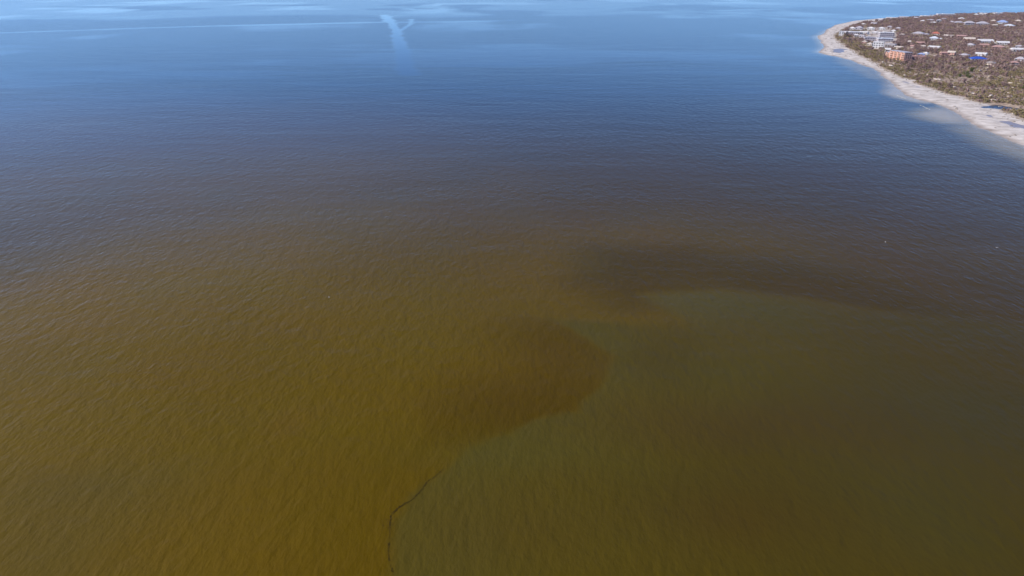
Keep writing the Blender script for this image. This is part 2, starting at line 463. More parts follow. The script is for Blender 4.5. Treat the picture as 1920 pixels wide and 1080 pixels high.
pool_mat, nt, b = material('pool_water')
b.inputs['Base Color'].default_value = (0.02, 0.025, 0.035, 1); b.inputs['Roughness'].default_value = 0.22; b.inputs['IOR'].default_value = 1.333
geo = N(nt, 'ShaderNodeNewGeometry'); nz = N(nt, 'ShaderNodeTexNoise'); nz.inputs['Scale'].default_value = 0.8; nz.inputs['Detail'].default_value = 3
nt.links.new(geo.outputs['Position'], nz.inputs['Vector'])
bp = N(nt, 'ShaderNodeBump'); bp.inputs['Distance'].default_value = 0.1; bp.inputs['Strength'].default_value = 0.4
nt.links.new(nz.outputs[0], bp.inputs['Height']); nt.links.new(bp.outputs[0], b.inputs['Normal'])
wet_mat, nt, b = material('shallow_pool')
b.inputs['Base Color'].default_value = (0.25, 0.21, 0.21, 1); b.inputs['Roughness'].default_value = 0.3; b.inputs['IOR'].default_value = 1.25
for p, n, l in POOLS:
    c = p.mean(0); q = c + (p - c) * 1.25
    me = bpy.data.meshes.new(n)
    me.from_pydata([(a, d, 0.52) for a, d in q], [], [tuple(range(len(q)))])
    me.materials.append(pool_mat if n == 'pond' else wet_mat)
    tag(link(bpy.data.objects.new(n, me)), l, kind='structure')

# ------------------------------------------------------------------ buildings
PAL = dict(W=(0.74, 0.71, 0.69), P=(0.50, 0.46, 0.48), C=(0.66, 0.56, 0.47), T=(0.40, 0.33, 0.29), O=(0.80, 0.47, 0.34), K=(0.52, 0.31, 0.26),
           G=(0.36, 0.33, 0.33), L=(0.33, 0.40, 0.62), B=(0.035, 0.10, 0.50), S=(0.66, 0.68, 0.72), D=(0.16, 0.13, 0.13), R=(0.55, 0.18, 0.11))
HM = {k: simple_mat('paint_' + n, v + (1,), 0.6, 0.22, 0.35) for (k, v), n in zip(PAL.items(), ('white', 'lavender_grey', 'cream', 'tan', 'salmon', 'pink', 'grey', 'light_blue', 'tarp_blue', 'silver', 'dark', 'terracotta'))}
ROOF = {k: simple_mat('roof_' + k.lower(), v + (1,), 0.45, 0.28, 0.5, 0.5) for k, v in PAL.items()}
glass, nt, b = material('window_glass')
b.inputs['Base Color'].default_value = (0.03, 0.035, 0.045, 1); b.inputs['Roughness'].default_value = 0.08
wood_m = simple_mat('weathered_wood', (0.30, 0.25, 0.21, 1), 0.8, 0.3, 2.0)

def unit_box(mat, nm):
    return MB().box(-.5, .5, -.5, .5, 0, 1).mesh(nm, mat)
WIN = MB().box(-.5, .5, -.06, .06, 0, 1).mesh('window', glass)
DOOR = MB().box(-.5, .5, -.06, .06, 0, 1).mesh('door', wood_m)
PILE = MB().tube((0, 0, 0), (0, 0, 1), 0.22, 0.2, 6).mesh('piling', wood_m)
FOOT = []           # building footprints: keep trees off them

def roof_mesh(kind, w, d, rh, ov, mat):
    W, D = w / 2 + ov, d / 2 + ov
    m = MB(); t = 0.22
    if kind == 'flat':
        m.box(-W, W, -D, D, 0, t * 1.6)
        p = 0.35
        m.box(-W, W, -D, -D + p, t * 1.6, 0.95); m.box(-W, W, D - p, D, t * 1.6, 0.95)
        m.box(-W, -W + p, -D + p, D - p, t * 1.6, 0.95); m.box(W - p, W, -D + p, D - p, t * 1.6, 0.95)
        m.box(-W * .4, -W * .1, -D * .3, D * .3, t * 1.6, 1.9)
    else:
        hx = max(W - D, 0.05 * W) if kind == 'hip' else W
        m.add([(-W, -D, 0), (W, -D, 0), (W, D, 0), (-W, D, 0), (-W, -D, t), (W, -D, t), (W, D, t), (-W, D, t), (-hx, 0, t + rh), (hx, 0, t + rh)],
              [(3, 2, 1, 0), (0, 1, 5, 4), (1, 2, 6, 5), (2, 3, 7, 6), (3, 0, 4, 7), (4, 5, 9, 8), (6, 7, 8, 9), (5, 6, 9), (7, 4, 8)])
    return m.mesh('roof', mat)

def put(me, parent, loc, scale=(1, 1, 1), rz=0.0, name=None):
    o = bpy.data.objects.new(name or me.name.split('.')[0], me)
    link(o, parent); o.location = loc; o.scale = scale; o.rotation_euler = (0, 0, rz)
    return o

def house(px, py, wpx, hpx, roof, wc, rc, label, name='house', rot=None, cat='house', deep=0.75, wing=None, group='houses on the point'):
    g = ground(px, py)
    rnd = random.Random(int(px * 31 + py * 17))
    m = (g.y * math.cos(PITCH) + CAM_H * math.sin(PITCH)) / FOC          # metres per pixel at that distance
    w = wpx * m; hgt = hpx * m
    d = max(8.0, min(w * deep, 24.0))
    rz = R(rnd.uniform(-48, -8) if rot is None else rot)
    z0 = zat(g.x, g.y)
    root = link(bpy.data.objects.new(name, None))
    root.location = (g.x, g.y + d / 2, z0 - 0.15); root.rotation_euler = (0, 0, rz)
    tag(root, label, cat, group)
    rh = 1.0 if roof == 'flat' else min(0.30 * d, hgt * 0.42)
    wh = max(4.5, hgt - rh)
    stilt = 0.0 if (roof == 'flat' or name != 'house') else min(2.6, wh * 0.3)
    MB().box(-w / 2, w / 2, -d / 2, d / 2, stilt, wh).build('wall', HM[wc], root)
    put(roof_mesh(roof, w, d, rh, 0.7 if roof != 'flat' else 0.25, ROOF[rc]), root, (0, 0, wh + 0.003))
    if wing:
        ww = w * 0.45; wd = d * 0.7; wz = wh * 0.72
        sx = wing * (w / 2 + ww / 2 - 0.003)
        MB().box(sx - ww / 2, sx + ww / 2, -wd / 2, wd / 2, stilt, wz).build('wing_wall', HM[wc], root)
        put(roof_mesh('hip', ww, wd, rh * .7, 0.5, ROOF[rc]), root, (sx, 0, wz + 0.004), name='wing_roof')
    if stilt > 0:
        for ix in (-1, -0.33, 0.33, 1):
            for iy in (-1, 1):
                put(PILE, root, (ix * (w / 2 - .4), iy * (d / 2 - .4), 0), (1, 1, stilt + 0.05))
    floors = max(1, int((wh - stilt) / 3.2))
    nwx = max(2, min(9, int(w / 4.2))); nwy = max(1, min(4, int(d / 5)))
    fh = (wh - stilt) / floors
    for fl in range(floors):
        zz = stilt + fl * fh + fh * 0.3
        for i in range(nwx):
            xx = -w / 2 + (i + .5) * w / nwx
            if fl == 0 and i == nwx // 2:
                put(DOOR, root, (xx, -d / 2 - .04, stilt + 0.01), (1.3, 1, fh * 0.72)); continue
            put(WIN, root, (xx, -d / 2 - .04, zz), (w / nwx * .5, 1, fh * .46))
        for i in range(nwy):
            yy = -d / 2 + (i + .5) * d / nwy
            put(WIN, root, (-w / 2 - .04, yy, zz), (d / nwy * .45, 1, fh * .46), math.pi / 2)
    FOOT.append((g.x, g.y + d / 2, max(w * (1.3 if wing else 1.0), d) / 2 + 2.5, w / 2 + 2, wh))
    return root

APT = dict(name='apartment_block', cat='apartment block', group='apartment blocks at the tip')
HS = [
 # the tip: pale apartment blocks
 (1578, 69, 9, 9, 'flat', 'W', 'W', 'white block nearest the sandy tip, just left of the dark pine', APT),
 (1602, 66, 27, 5, 'flat', 'P', 'W', 'long low white block just right of the dark pine', APT),
 (1599, 57.5, 10, 5, 'hip', 'W', 'W', 'small white house above the dark pine at the tip', {}),
 (1612, 58, 12, 7, 'hip', 'P', 'P', 'lavender grey house beside the small white house at the tip', {}),
 (1634, 58, 12, 5.5, 'hip', 'W', 'W', 'white roofed house, left one of the pair above the long white roof', {}),
 (1654, 58, 11, 5, 'hip', 'W', 'W', 'white roofed house, right one of the pair above the long white roof', {}),
 (1622, 66, 14, 4, 'gable', 'W', 'W', 'thin white roof at the right end of the long low white block', {}),
 (1664, 73, 25, 10, 'flat', 'P', 'W', 'wide apartment block with bright white roof and shaded grey balconies', APT),
 (1634, 79, 22, 7, 'flat', 'P', 'P', 'grey flat roofed block behind the olive scrub near the tip', APT),
 (1662, 81, 26, 7, 'flat', 'P', 'S', 'long silver roofed block directly behind the brightest white block', APT),
 (1649, 93, 18, 12, 'flat', 'W', 'W', 'brightest white block, left above the salmon hotel', APT),
 (1672, 92, 17, 7, 'flat', 'G', 'P', 'lavender grey flat roofed block between bright white block and salmon hotel', APT),
 (1665, 101.5, 9, 8.5, 'gable', 'W', 'W', 'narrow white house touching the left end of the salmon hotel', {}),
 (1687, 95.5, 14, 4, 'gable', 'C', 'C', 'pale cream roof right behind the salmon hotel', {}),
 (1685, 59, 9, 6, 'hip', 'P', 'P', 'pale grey house alone on the edge of the far wood', {}),
 (1692, 71, 9, 6, 'hip', 'T', 'T', 'tan gabled house in trees right of the wide apartment block', {}),
 (1606, 71.5, 9, 4, 'hip', 'C', 'W', 'small pale house just in front of the long low white block', {}),
 (1617, 72.5, 8, 4, 'gable', 'P', 'P', 'small grey house above the grey flat block near the tip', {}),
 (1632, 88.5, 9, 5, 'hip', 'C', 'C', 'pale house left of the brightest white block', {}),
 (1622, 84, 8, 4, 'hip', 'K', 'C', 'small pinkish house at the scrub edge left of the pale house', {}),
 (1642, 66, 10, 4.5, 'hip', 'P', 'W', 'pale house left of the wide apartment block', {}),
 (1676, 63, 9, 4, 'hip', 'W', 'W', 'white roof just behind the right end of the wide apartment block', {}),
 (1669, 55, 8, 4, 'hip', 'P', 'P', 'small pale roof right of the white roofed pair', {}),
 (1620, 50, 9, 4, 'hip', 'P', 'W', 'small white house close to the far beach at the tip', {}),
 (1640, 48.5, 10, 4, 'gable', 'P', 'P', 'grey house behind the white roofed pair', {}),
 # middle of the point
 (1706.5, 84.5, 9, 5.5, 'hip', 'C', 'C', 'small cream house standing alone above the salmon hotel', {}),
 (1711, 93.5, 5, 5, 'gable', 'C', 'K', 'tiny pale house below the lone cream house', {}),
 (1727, 87, 14, 5, 'gable', 'K', 'K', 'pinkish brown house right of the lone cream house', {}),
 (1731, 93.5, 7, 4, 'gable', 'C', 'C', 'tiny cream house between pinkish house and light blue roof', {}),
 (1728, 109, 11, 5, 'hip', 'L', 'L', 'light blue roofed house right of the salmon hotel', {}),
 (1737, 107.5, 8, 6, 'hip', 'W', 'W', 'small bright white house touching the light blue roof', {}),
 (1725, 114, 26, 4.5, 'flat', 'K', 'K', 'low pink building in front of the light blue roof', {}),
 (1725, 69, 20, 7, 'hip', 'T', 'P', 'wide tan roofed house in the woods left of the terracotta roof', {'wing': 1}),
 (1756, 69, 13, 7, 'hip', 'C', 'R', 'cream house with terracotta orange roof', {}),
 (1753, 79, 15, 8, 'hip', 'W', 'S', 'bright white house just below the terracotta roof', {'wing': 1}),
 (1755, 95.5, 19, 5, 'gable', 'W', 'W', 'long low white house centred below the white winged house', {}),
 (1771, 107, 12, 5, 'gable', 'K', 'K', 'pink house, left of the two pink houses in mid wood', {}),
 (1785, 107.5, 12, 9, 'gable', 'K', 'C', 'taller pink house with pale gable, right of the two in mid wood', {}),
 (1774, 73, 6, 6, 'gable', 'C', 'C', 'narrow cream house right of the terracotta roof', {}),
 (1784, 73, 8, 4, 'gable', 'C', 'T', 'small tan house, second right of the terracotta roof', {}),
 (1806, 73.5, 16, 4, 'gable', 'K', 'K', 'pinkish roof behind the peach roofed house', {}),
 (1820, 79.5, 18, 6.5, 'gable', 'O', 'C', 'peach walled house with pale roof in the middle wood', {}),
 (1821, 91, 14, 7, 'hip', 'G', 'P', 'grey roofed house below the peach walled house', {}),
 (1810, 111, 16, 6, 'hip', 'G', 'P', 'grey white house left of the blue tarp roof', {}),
 (1842, 109, 18, 6, 'gable', 'W', 'W', 'white house right behind the blue tarp roof', {}),
 (1838, 118.5, 28, 8, 'hip', 'W', 'B', 'white house under a bright blue tarp roof', {}),
 (1859, 126.5, 17, 6, 'hip', 'C', 'T', 'low cream house right below the blue tarp roof', {}),
 (1851, 84, 24, 7.5, 'gable', 'W', 'W', 'wide bright white roofed house left of the T shaped white roof', {}),
 (1847, 91.5, 14, 6, 'gable', 'O', 'K', 'orange brown house below the wide bright white roof', {}),
 (1883, 87, 20, 6, 'gable', 'W', 'W', 'white roofed house above the pink house at right', {'wing': -1}),
 (1875, 95, 20, 7, 'hip', 'K', 'K', 'pink house below the white winged roof at right', {}),
 (1911, 100, 20, 6, 'gable', 'W', 'W', 'dazzling white roofed house at the right edge', {}),
 (1914, 94, 14, 5, 'hip', 'G', 'P', 'grey house behind the dazzling white roof at the right edge', {}),
 (1915, 119, 16, 9, 'hip', 'P', 'P', 'grey pink house at the right edge below the dazzling white roof', {}),
 (1903, 126, 13, 6, 'hip', 'C', 'K', 'small pale pink house below the grey pink house at right', {}),
 # across the wood
 (1731, 44, 8, 4.5, 'hip', 'C', 'W', 'leftmost small white house of the row beyond the wood', {}),
 (1747, 42, 13, 4, 'hip', 'P', 'P', 'pale grey roof, second in the row beyond the wood', {}),
 (1752, 47, 13, 4, 'hip', 'P', 'W', 'pale house in front of the second roof beyond the wood', {}),
 (1761, 45, 8, 7, 'hip', 'G', 'P', 'tall grey house, third in the row beyond the wood', {}),
 (1771, 40, 11, 4, 'hip', 'P', 'P', 'pale roof behind and right of the tall grey house', {}),
 (1785, 46, 10, 5, 'hip', 'C', 'P', 'small pale house right of the tall grey house', {}),
 (1804, 39.5, 10, 5, 'hip', 'W', 'W', 'white house behind the fourth cluster beyond the wood', {}),
 (1800, 47.5, 17, 6, 'hip', 'G', 'P', 'grey roofed villa heading the fourth cluster beyond the wood', {}),
 (1820, 49.5, 18, 8, 'hip', 'P', 'P', 'big lavender villa left of the broad grey villa beyond the wood', {}),
 (1845, 50.5, 20, 8, 'hip', 'P', 'P', 'broad grey villa in the middle of the row beyond the wood', {}),
 (1864, 43.5, 9, 4.5, 'hip', 'C', 'C', 'small cream house between broad villa and pale blue villa', {}),
 (1866, 52, 8, 3.5, 'gable', 'C', 'C', 'tiny low cream house in front of the row beyond the wood', {}),
 (1882, 48, 18, 8, 'hip', 'S', 'L', 'pale blue roofed villa beyond the wood', {}),
 (1895, 53.5, 18, 6, 'hip', 'P', 'S', 'lavender white house in front of the pale blue villa', {}),
 (1910, 44, 12, 5, 'hip', 'C', 'C', 'cream house at the right end of the row beyond the wood', {}),
 # along the far shore
 (1652, 40.5, 10, 4, 'flat', 'P', 'W', 'pale building at the left end of the far shore', {}),
 (1672, 38, 16, 4, 'flat', 'P', 'W', 'white building second from left on the far shore', {}),
 (1697, 36.5, 16, 4, 'flat', 'P', 'P', 'grey building third from left on the far shore', {}),
 (1719, 37.5, 9, 3.5, 'hip', 'K', 'P', 'small pinkish house on the far shore left of centre', {}),
 (1742, 34.5, 22, 3.5, 'flat', 'P', 'W', 'long white building left of the longest one on the far shore', {}),
 (1776, 32, 30, 4.5, 'flat', 'P', 'W', 'longest white building on the far shore', {}),
 (1831, 31, 8, 3.5, 'hip', 'W', 'W', 'small white house left of the two bright far shore buildings', {}),
 (1845, 29.5, 14, 3.5, 'flat', 'W', 'W', 'bright white far shore building, left of two', {}),
 (1873, 29.5, 14, 4, 'flat', 'W', 'W', 'bright white far shore building, right of two', {}),
]
for (px, py, wp, hp, rf, wc, rc, lab, kw) in HS:
    if wp > 20: kw = dict(kw, rot=-12)
    house(px, py, wp, hp, rf, wc, rc, lab, **kw)

def hotel():
    a = ground(1661, 109.8); c = ground(1696, 116.2)                       # ends of the bay front
    L = (c - a).length; ang = math.atan2(c.y - a.y, c.x - a.x)
    mid = (a + c) / 2
    root = link(bpy.data.objects.new('hotel', None))
    root.location = (mid.x, mid.y, zat(mid.x, mid.y) - .2); root.rotation_euler = (0, 0, ang)
    tag(root, 'four storey salmon orange hotel with stepped bays near the beach', 'hotel', None)
    n = 10; bw = L / n; fh = 3.2
    slabm = MB().box(-.5, .5, -.5, .5, -.12, .12).mesh('balcony', HM['O']); rail = MB().box(-.5, .5, -.05, .05, 0, 1).mesh('railing', HM['C'])
    pier = MB().box(-.5, .5, -.5, .5, 0, 1).mesh('pier', HM['O'])
    for i in range(n):
        x0 = -L / 2 + i * bw; yo = (i % 2) * 2.6
        nf = 3 if i < 2 else 4
        H = fh * nf
        MB().box(x0 + .01, x0 + bw - .01, -yo, 11, 0, H).build('bay', HM['O'], root)
        MB().box(x0 - .2, x0 + bw + .19, -.6 - yo, 11.5, H + .003, H + .5 + 0.02 * i).build('roof', ROOF['P'], root)
        put(pier, root, (x0 + .6, -1.0 - yo, 0), (1.1, 2.0, H - .01))
        for f in range(nf):
            z = f * fh
            put(WIN, root, (x0 + bw * .58, -.04 - yo, z + .6), (bw * .30, 1, 1.6))
            if f:
                put(slabm, root, (x0 + bw * .58, -.9 - yo, z), (bw * .80, 1.7, 1))
                put(rail, root, (x0 + bw * .58, -1.7 - yo, z + .13), (bw * .78, 1, .7))
    for f in range(4):
        for k in range(3):
            put(WIN, root, (L / 2 + .04, 1.5 + k * 3.6, f * fh + .8), (1.8, 1, 1.6), math.pi / 2)
    u = (c - a).normalized(); v = Vector((-u.y, u.x, 0))
    for k in range(7):
        p = a.lerp(c, k / 6) + v * 8
        FOOT.append((p.x, p.y, 14, 8, 5))
hotel()

# ------------------------------------------------------------------ vegetation
def leaf_mat(name, c1, c2):
    m, nt, b = material(name)
    oi = N(nt, 'ShaderNodeObjectInfo'); geo = N(nt, 'ShaderNodeNewGeometry')
    nz = N(nt, 'ShaderNodeTexNoise'); nz.inputs['Scale'].default_value = 0.02; nz.inputs['Detail'].default_value = 3
    nt.links.new(geo.outputs['Position'], nz.inputs['Vector'])
    ad = N(nt, 'ShaderNodeMath', operation='MULTIPLY_ADD'); nt.links.new(oi.outputs['Random'], ad.inputs[0]); ad.inputs[1].default_value = .55; nt.links.new(nz.outputs[0], ad.inputs[2])
    mr = N(nt, 'ShaderNodeMapRange'); mr.inputs[1].default_value = 0.35; mr.inputs[2].default_value = 1.2
    nt.links.new(ad.outputs[0], mr.inputs[0])
    mx = N(nt, 'ShaderNodeMix', data_type='RGBA'); nt.links.new(mr.outputs[0], mx.inputs[0])
    mx.inputs[6].default_value = c1 + (1,); mx.inputs[7].default_value = c2 + (1,)
    nt.links.new(mx.outputs[2], b.inputs['Base Color'])
    b.inputs['Roughness'].default_value = 0.75; b.inputs['Specular IOR Level'].default_value = 0.2
    return m
bark = simple_mat('grey_bark', (0.27, 0.21, 0.185, 1), 0.85, 0.3, 1.5)
M_brown = leaf_mat('withered_brown_leaves', (0.185, 0.118, 0.105), (0.44, 0.30, 0.258))
M_olive = leaf_mat('olive_scrub_leaves', (0.17, 0.14, 0.06), (0.44, 0.345, 0.18))
M_green = leaf_mat('green_leaves', (0.055, 0.075, 0.022), (0.16, 0.175, 0.055))
M_dark = leaf_mat('dark_pine_needles', (0.05, 0.035, 0.04), (0.085, 0.06, 0.055))
M_tan = leaf_mat('dry_grass_blades', (0.26, 0.19, 0.115), (0.46, 0.36, 0.25))

def crown_mb(rng, rx, rz, zc, n, size, lobes=6, droop=0.0):
    m = MB()
    L = []
    for k in range(lobes):
        a = rng.uniform(0, 2 * math.pi); r = rng.uniform(.2, .75)
        L.append((math.cos(a) * r * rx, math.sin(a) * r * rx, zc + rng.uniform(-.6, .7) * rz, rng.uniform(.35, .6)))
    for i in range(n):
        cx, cy, cz, lr = L[i % lobes]
        u = Vector((rng.gauss(0, 1), rng.gauss(0, 1), rng.gauss(0, 1))).normalized() * (rng.random() ** 0.4)
        p = Vector((cx + u.x * lr * rx, cy + u.y * lr * rx, cz + u.z * lr * rz))
        s = size * rng.uniform(.6, 1.4)
        t = Vector((rng.gauss(0, 1), rng.gauss(0, 1), rng.gauss(0, .6))).normalized(); w = t.orthogonal().normalized()
        w = Matrix.Rotation(rng.uniform(0, 6.28), 3, t) @ w
        m.add([p - t * s - w * s * .35, p + t * s - w * s * .5, p + t * s * .8 + w * s * .5, p - t * s * .7 + w * s * .45], [(0, 1, 2, 3)])
    return m

def trunk_mb(rng, hgt, spread, limbs=6, r=0.16):
    m = MB(); top = Vector((rng.uniform(-.4, .4), rng.uniform(-.4, .4), hgt * .62))
    m.tube((0, 0, -.3), top * .5, r, r * .8, 6).tube(top * .5, top, r * .8, r * .5, 6)
    for k in range(limbs):
        a = 2 * math.pi * k / limbs + rng.uniform(-.4, .4); f = rng.uniform(.45, 1)
        p = top * f; q = p + Vector((math.cos(a), math.sin(a), rng.uniform(.7, 1.4))) * spread * rng.uniform(.45, .75)
        m.tube(p, q, r * .42, r * .2, 4)
        for j in range(3):
            v = Vector((math.cos(a + rng.uniform(-1.1, 1.1)), math.sin(a + rng.uniform(-1.1, 1.1)), rng.uniform(.3, 1.6))) * spread * rng.uniform(.3, .55)
            s0 = p.lerp(q, rng.uniform(.5, 1)); m.tube(s0, s0 + v, r * .18, r * .05, 3)
    return m

def joined(name, tm, cm, lm):
    me = bpy.data.meshes.new(name)
    nv = len(tm.v)
    me.from_pydata(tm.v + cm.v, [], tm.f + [tuple(i + nv for i in f) for f in cm.f])
    me.materials.append(bark); me.materials.append(lm)
    me.polygons.foreach_set('material_index', [0] * len(tm.f) + [1] * len(cm.f)); me.update()
    return me

def proto_collection(name, meshes):
    col_ = bpy.data.collections.new(name)
    for k, me in enumerate(meshes):
        col_.objects.link(bpy.data.objects.new('%s_%02d' % (name, k), me))
    return col_

rng = random.Random(4)
def wood_tree(rng, lm, hgt, n=170):
    sp = hgt * rng.uniform(.34, .46)
    return joined('wood_tree', trunk_mb(rng, hgt, sp, 6), crown_mb(rng, sp, hgt * .34, hgt * .62, n, .42, 7), lm)
WOODC = proto_collection('wood_source', [wood_tree(rng, M_olive if k == 6 else M_brown, rng.uniform(5.2, 7.5), 150 if k % 3 else 70) for k in range(7)])
SCRUBC = proto_collection('scrub_source', [joined('scrub', trunk_mb(rng, 2.4, 1.3, 5, .07), crown_mb(rng, 1.7, 1.0, 1.35, 130, .3, 6), M_olive if k < 5 else M_brown) for k in range(7)])
def tuft(rng):
    m = MB()
    for k in range(26):
        a = rng.uniform(0, 6.28); b0 = Vector((rng.uniform(-.5, .5), rng.uniform(-.5, .5), 0)); t = b0 + Vector((math.cos(a) * .4, math.sin(a) * .4, rng.uniform(.5, 1.05)))
        w = Vector((-math.sin(a), math.cos(a), 0)) * .06
        m.add([b0 - w, b0 + w, t], [(0, 1, 2)])
    return m.mesh('tuft', M_tan)
GRASSC = proto_collection('grass_source', [tuft(rng) for k in range(5)])

def scatter(name, label, pts, scl, coll, seed):
    me = bpy.data.meshes.new(name)
    me.vertices.add(len(pts)); me.vertices.foreach_set('co', np.asarray(pts, np.float32).ravel())
    a = me.attributes.new('size', 'FLOAT', 'POINT'); a.data.foreach_set('value', np.asarray(scl, np.float32))
    me.update()
    o = link(bpy.data.objects.new(name, me)); tag(o, label, kind='stuff')
    ng = bpy.data.node_groups.new(name + '_scatter', 'GeometryNodeTree')
    ng.interface.new_socket('Geometry', in_out='INPUT', socket_type='NodeSocketGeometry')
    ng.interface.new_socket('Geometry', in_out='OUTPUT', socket_type='NodeSocketGeometry')
    gi = ng.nodes.new('NodeGroupInput'); go = ng.nodes.new('NodeGroupOutput')
    ci = ng.nodes.new('GeometryNodeCollectionInfo'); ci.inputs['Collection'].default_value = coll
    ci.inputs['Separate Children'].default_value = True; ci.inputs['Reset Children'].default_value = True
    ip = ng.nodes.new('GeometryNodeInstanceOnPoints'); ip.inputs['Pick Instance'].default_value = True
    rv = ng.nodes.new('FunctionNodeRandomValue'); rv.data_type = 'FLOAT_VECTOR'
    rv.inputs[0].default_value = (-.06, -.06, 0); rv.inputs[1].default_value = (.06, .06, 6.283); rv.inputs['Seed'].default_value = seed
    ri = ng.nodes.new('FunctionNodeRandomValue'); ri.data_type = 'INT'
    ri.inputs[4].default_value = 0; ri.inputs[5].default_value = 50; ri.inputs['Seed'].default_value = seed + 1
    na = ng.nodes.new('GeometryNodeInputNamedAttribute'); na.data_type = 'FLOAT'; na.inputs['Name'].default_value = 'size'
    ng.links.new(gi.outputs[0], ip.inputs['Points']); ng.links.new(ci.outputs[0], ip.inputs['Instance'])
    ng.links.new(rv.outputs[0], ip.inputs['Rotation']); ng.links.new(ri.outputs[2], ip.inputs['Instance Index'])
    ng.links.new(na.outputs[0], ip.inputs['Scale']); ng.links.new(ip.outputs[0], go.inputs[0])
    md = o.modifiers.new('scatter', 'NODES'); md.node_group = ng
    return o

nr = np.random.default_rng(11)
def candidates(step, ymax=4200, margin=1.12):
    gx = np.arange(300, 3000, step); gy = np.arange(300, ymax, step)
    A, B_ = np.meshgrid(gx, gy); A = A.ravel() + nr.uniform(-.5, .5, A.size) * step; B_ = B_.ravel() + nr.uniform(-.5, .5, B_.size) * step
    dep = B_ * math.cos(PITCH) + CAM_H * math.sin(PITCH)
    k = (A / dep < 960 / FOC * margin)
    return A[k], B_[k]

def clear_of(A, B_, pad=0.0, front=6.0):
    ok = np.ones(len(A), bool)
    for (cx, cy, r, hw, hh) in FOOT:
        ok &= ~(((A - cx) ** 2 + (B_ - cy) ** 2) < (r + pad) ** 2)
        # a cleared yard on the side that faces the bay
        ok &= ~((np.abs(A - cx - (B_ - cy) * cx / cy) < hw * .8) & (B_ < cy) & (B_ > cy - r - front - hh * 3.0))
    for p, n, l in POOLS:
        ok &= sdf(p, A, B_) < -5
    return ok

A, B_ = candidates(6.2)
v = sdf(VEG, A, B_)
olive = sstep(1330, 980, B_ + (fbm(A, B_, 90, 101) - .5) * 260) + sstep(55, 15, v + (fbm(A, B_, 40, 103) - .5) * 50) * sstep(1900, 1500, B_)
iswood = (nr.random(len(A)) > np.clip(olive * 1.0, 0, .96)) & (v > 9) & clear_of(A, B_) & (fbm(A, B_, 34, 105) > .43) & ((sdf(YARD, A, B_) < 0) | (nr.random(len(A)) < .12))
AW, BW = A[iswood], B_[iswood]
scatter('stripped_woodland', 'storm stripped purple brown woodland covering the point between the houses', np.stack([AW, BW, land_z(AW, BW) - .1], 1),
        nr.uniform(.5, 1.4, len(AW)), WOODC, 3)
A, B_ = candidates(3.1, 2000)
v = sdf(VEG, A + (fbm(A, B_, 22, 13) - .5) * 16, B_ + (fbm(A, B_, 22, 14) - .5) * 26)
olive = sstep(1380, 1020, B_ + (fbm(A, B_, 90, 101) - .5) * 260) + sstep(75, 25, v)
k = (v > 2) & (nr.random(len(A)) < np.clip(olive, 0, 1) * np.clip((fbm(A, B_, 30, 107) - .34) * 3.6, 0.06, 1)) & clear_of(A, B_, 0, 0)
AS, BS = A[k], B_[k]
scatter('coastal_scrub', 'olive brown scrub between the beach and the woods', np.stack([AS, BS, land_z(AS, BS) - .05], 1), nr.uniform(.5, 1.35, len(AS)), SCRUBC, 7)
A, B_ = candidates(2.6, 1900)
v = sdf(VEG, A, B_)
k = (v > -9) & (v < 32) & (nr.random(len(A)) < sstep(-9, 4, v) * np.clip((fbm(A, B_, 14, 109) - .34) * 4, 0, 1)) & clear_of(A, B_, 0, 0)
AG, BG = A[k], B_[k]
scatter('dune_grass', 'dry tan dune grass along the top of the beach', np.stack([AG, BG, land_z(AG, BG) - .03], 1), nr.uniform(.7, 1.7, len(AG)), GRASSC, 9)
print('SCATTER', len(AW), len(AS), len(AG))

def tree(name, label, cat, px, py, hgt, lm, group=None, n=420, wide=.42, seed=0, loc=None):
    rg = random.Random(seed + int(px * 7 + py))
    g = ground(px, py) if loc is None else Vector(loc)
    root = link(bpy.data.objects.new(name, None)); root.location = (g.x, g.y, zat(g.x, g.y) - .1); root.rotation_euler = (0, 0, rg.uniform(0, 6.28))
    tag(root, label, cat, group)
    sp = hgt * wide
    trunk_mb(rg, hgt, sp, 7, .05 * hgt * .5).build('trunk', bark, root)
    crown_mb(rg, sp, hgt * .36, hgt * .60, n, .07 * hgt ** .8, 8).build('crown', lm, root)
    return root

def pine(label, px, py, hgt):
    rg = random.Random(3); g = ground(px, py)
    root = link(bpy.data.objects.new('pine_tree', None)); root.location = (g.x, g.y, zat(g.x, g.y) - .1)
    tag(root, label, 'tree')
    MB().tube((0, 0, -.3), (0.2, 0, hgt * .95), .35, .08, 7).build('trunk', bark, root)
    m = MB()
    for k in range(700):
        t = rg.random() ** .8; z = hgt * (.12 + .86 * t); r = (1 - t) * hgt * .34 * rg.random() ** .4 + .2; a = rg.uniform(0, 6.28)
        p = Vector((math.cos(a) * r, math.sin(a) * r, z)); d = Vector((math.cos(a), math.sin(a), -.25)) * rg.uniform(.5, 1.1); w = Vector((-math.sin(a), math.cos(a), rg.uniform(-.4, .4))) * .35
        m.add([p - w, p + w, p + d + w * .4, p + d - w * .4], [(0, 1, 2, 3)])
    m.build('crown', M_dark, root)

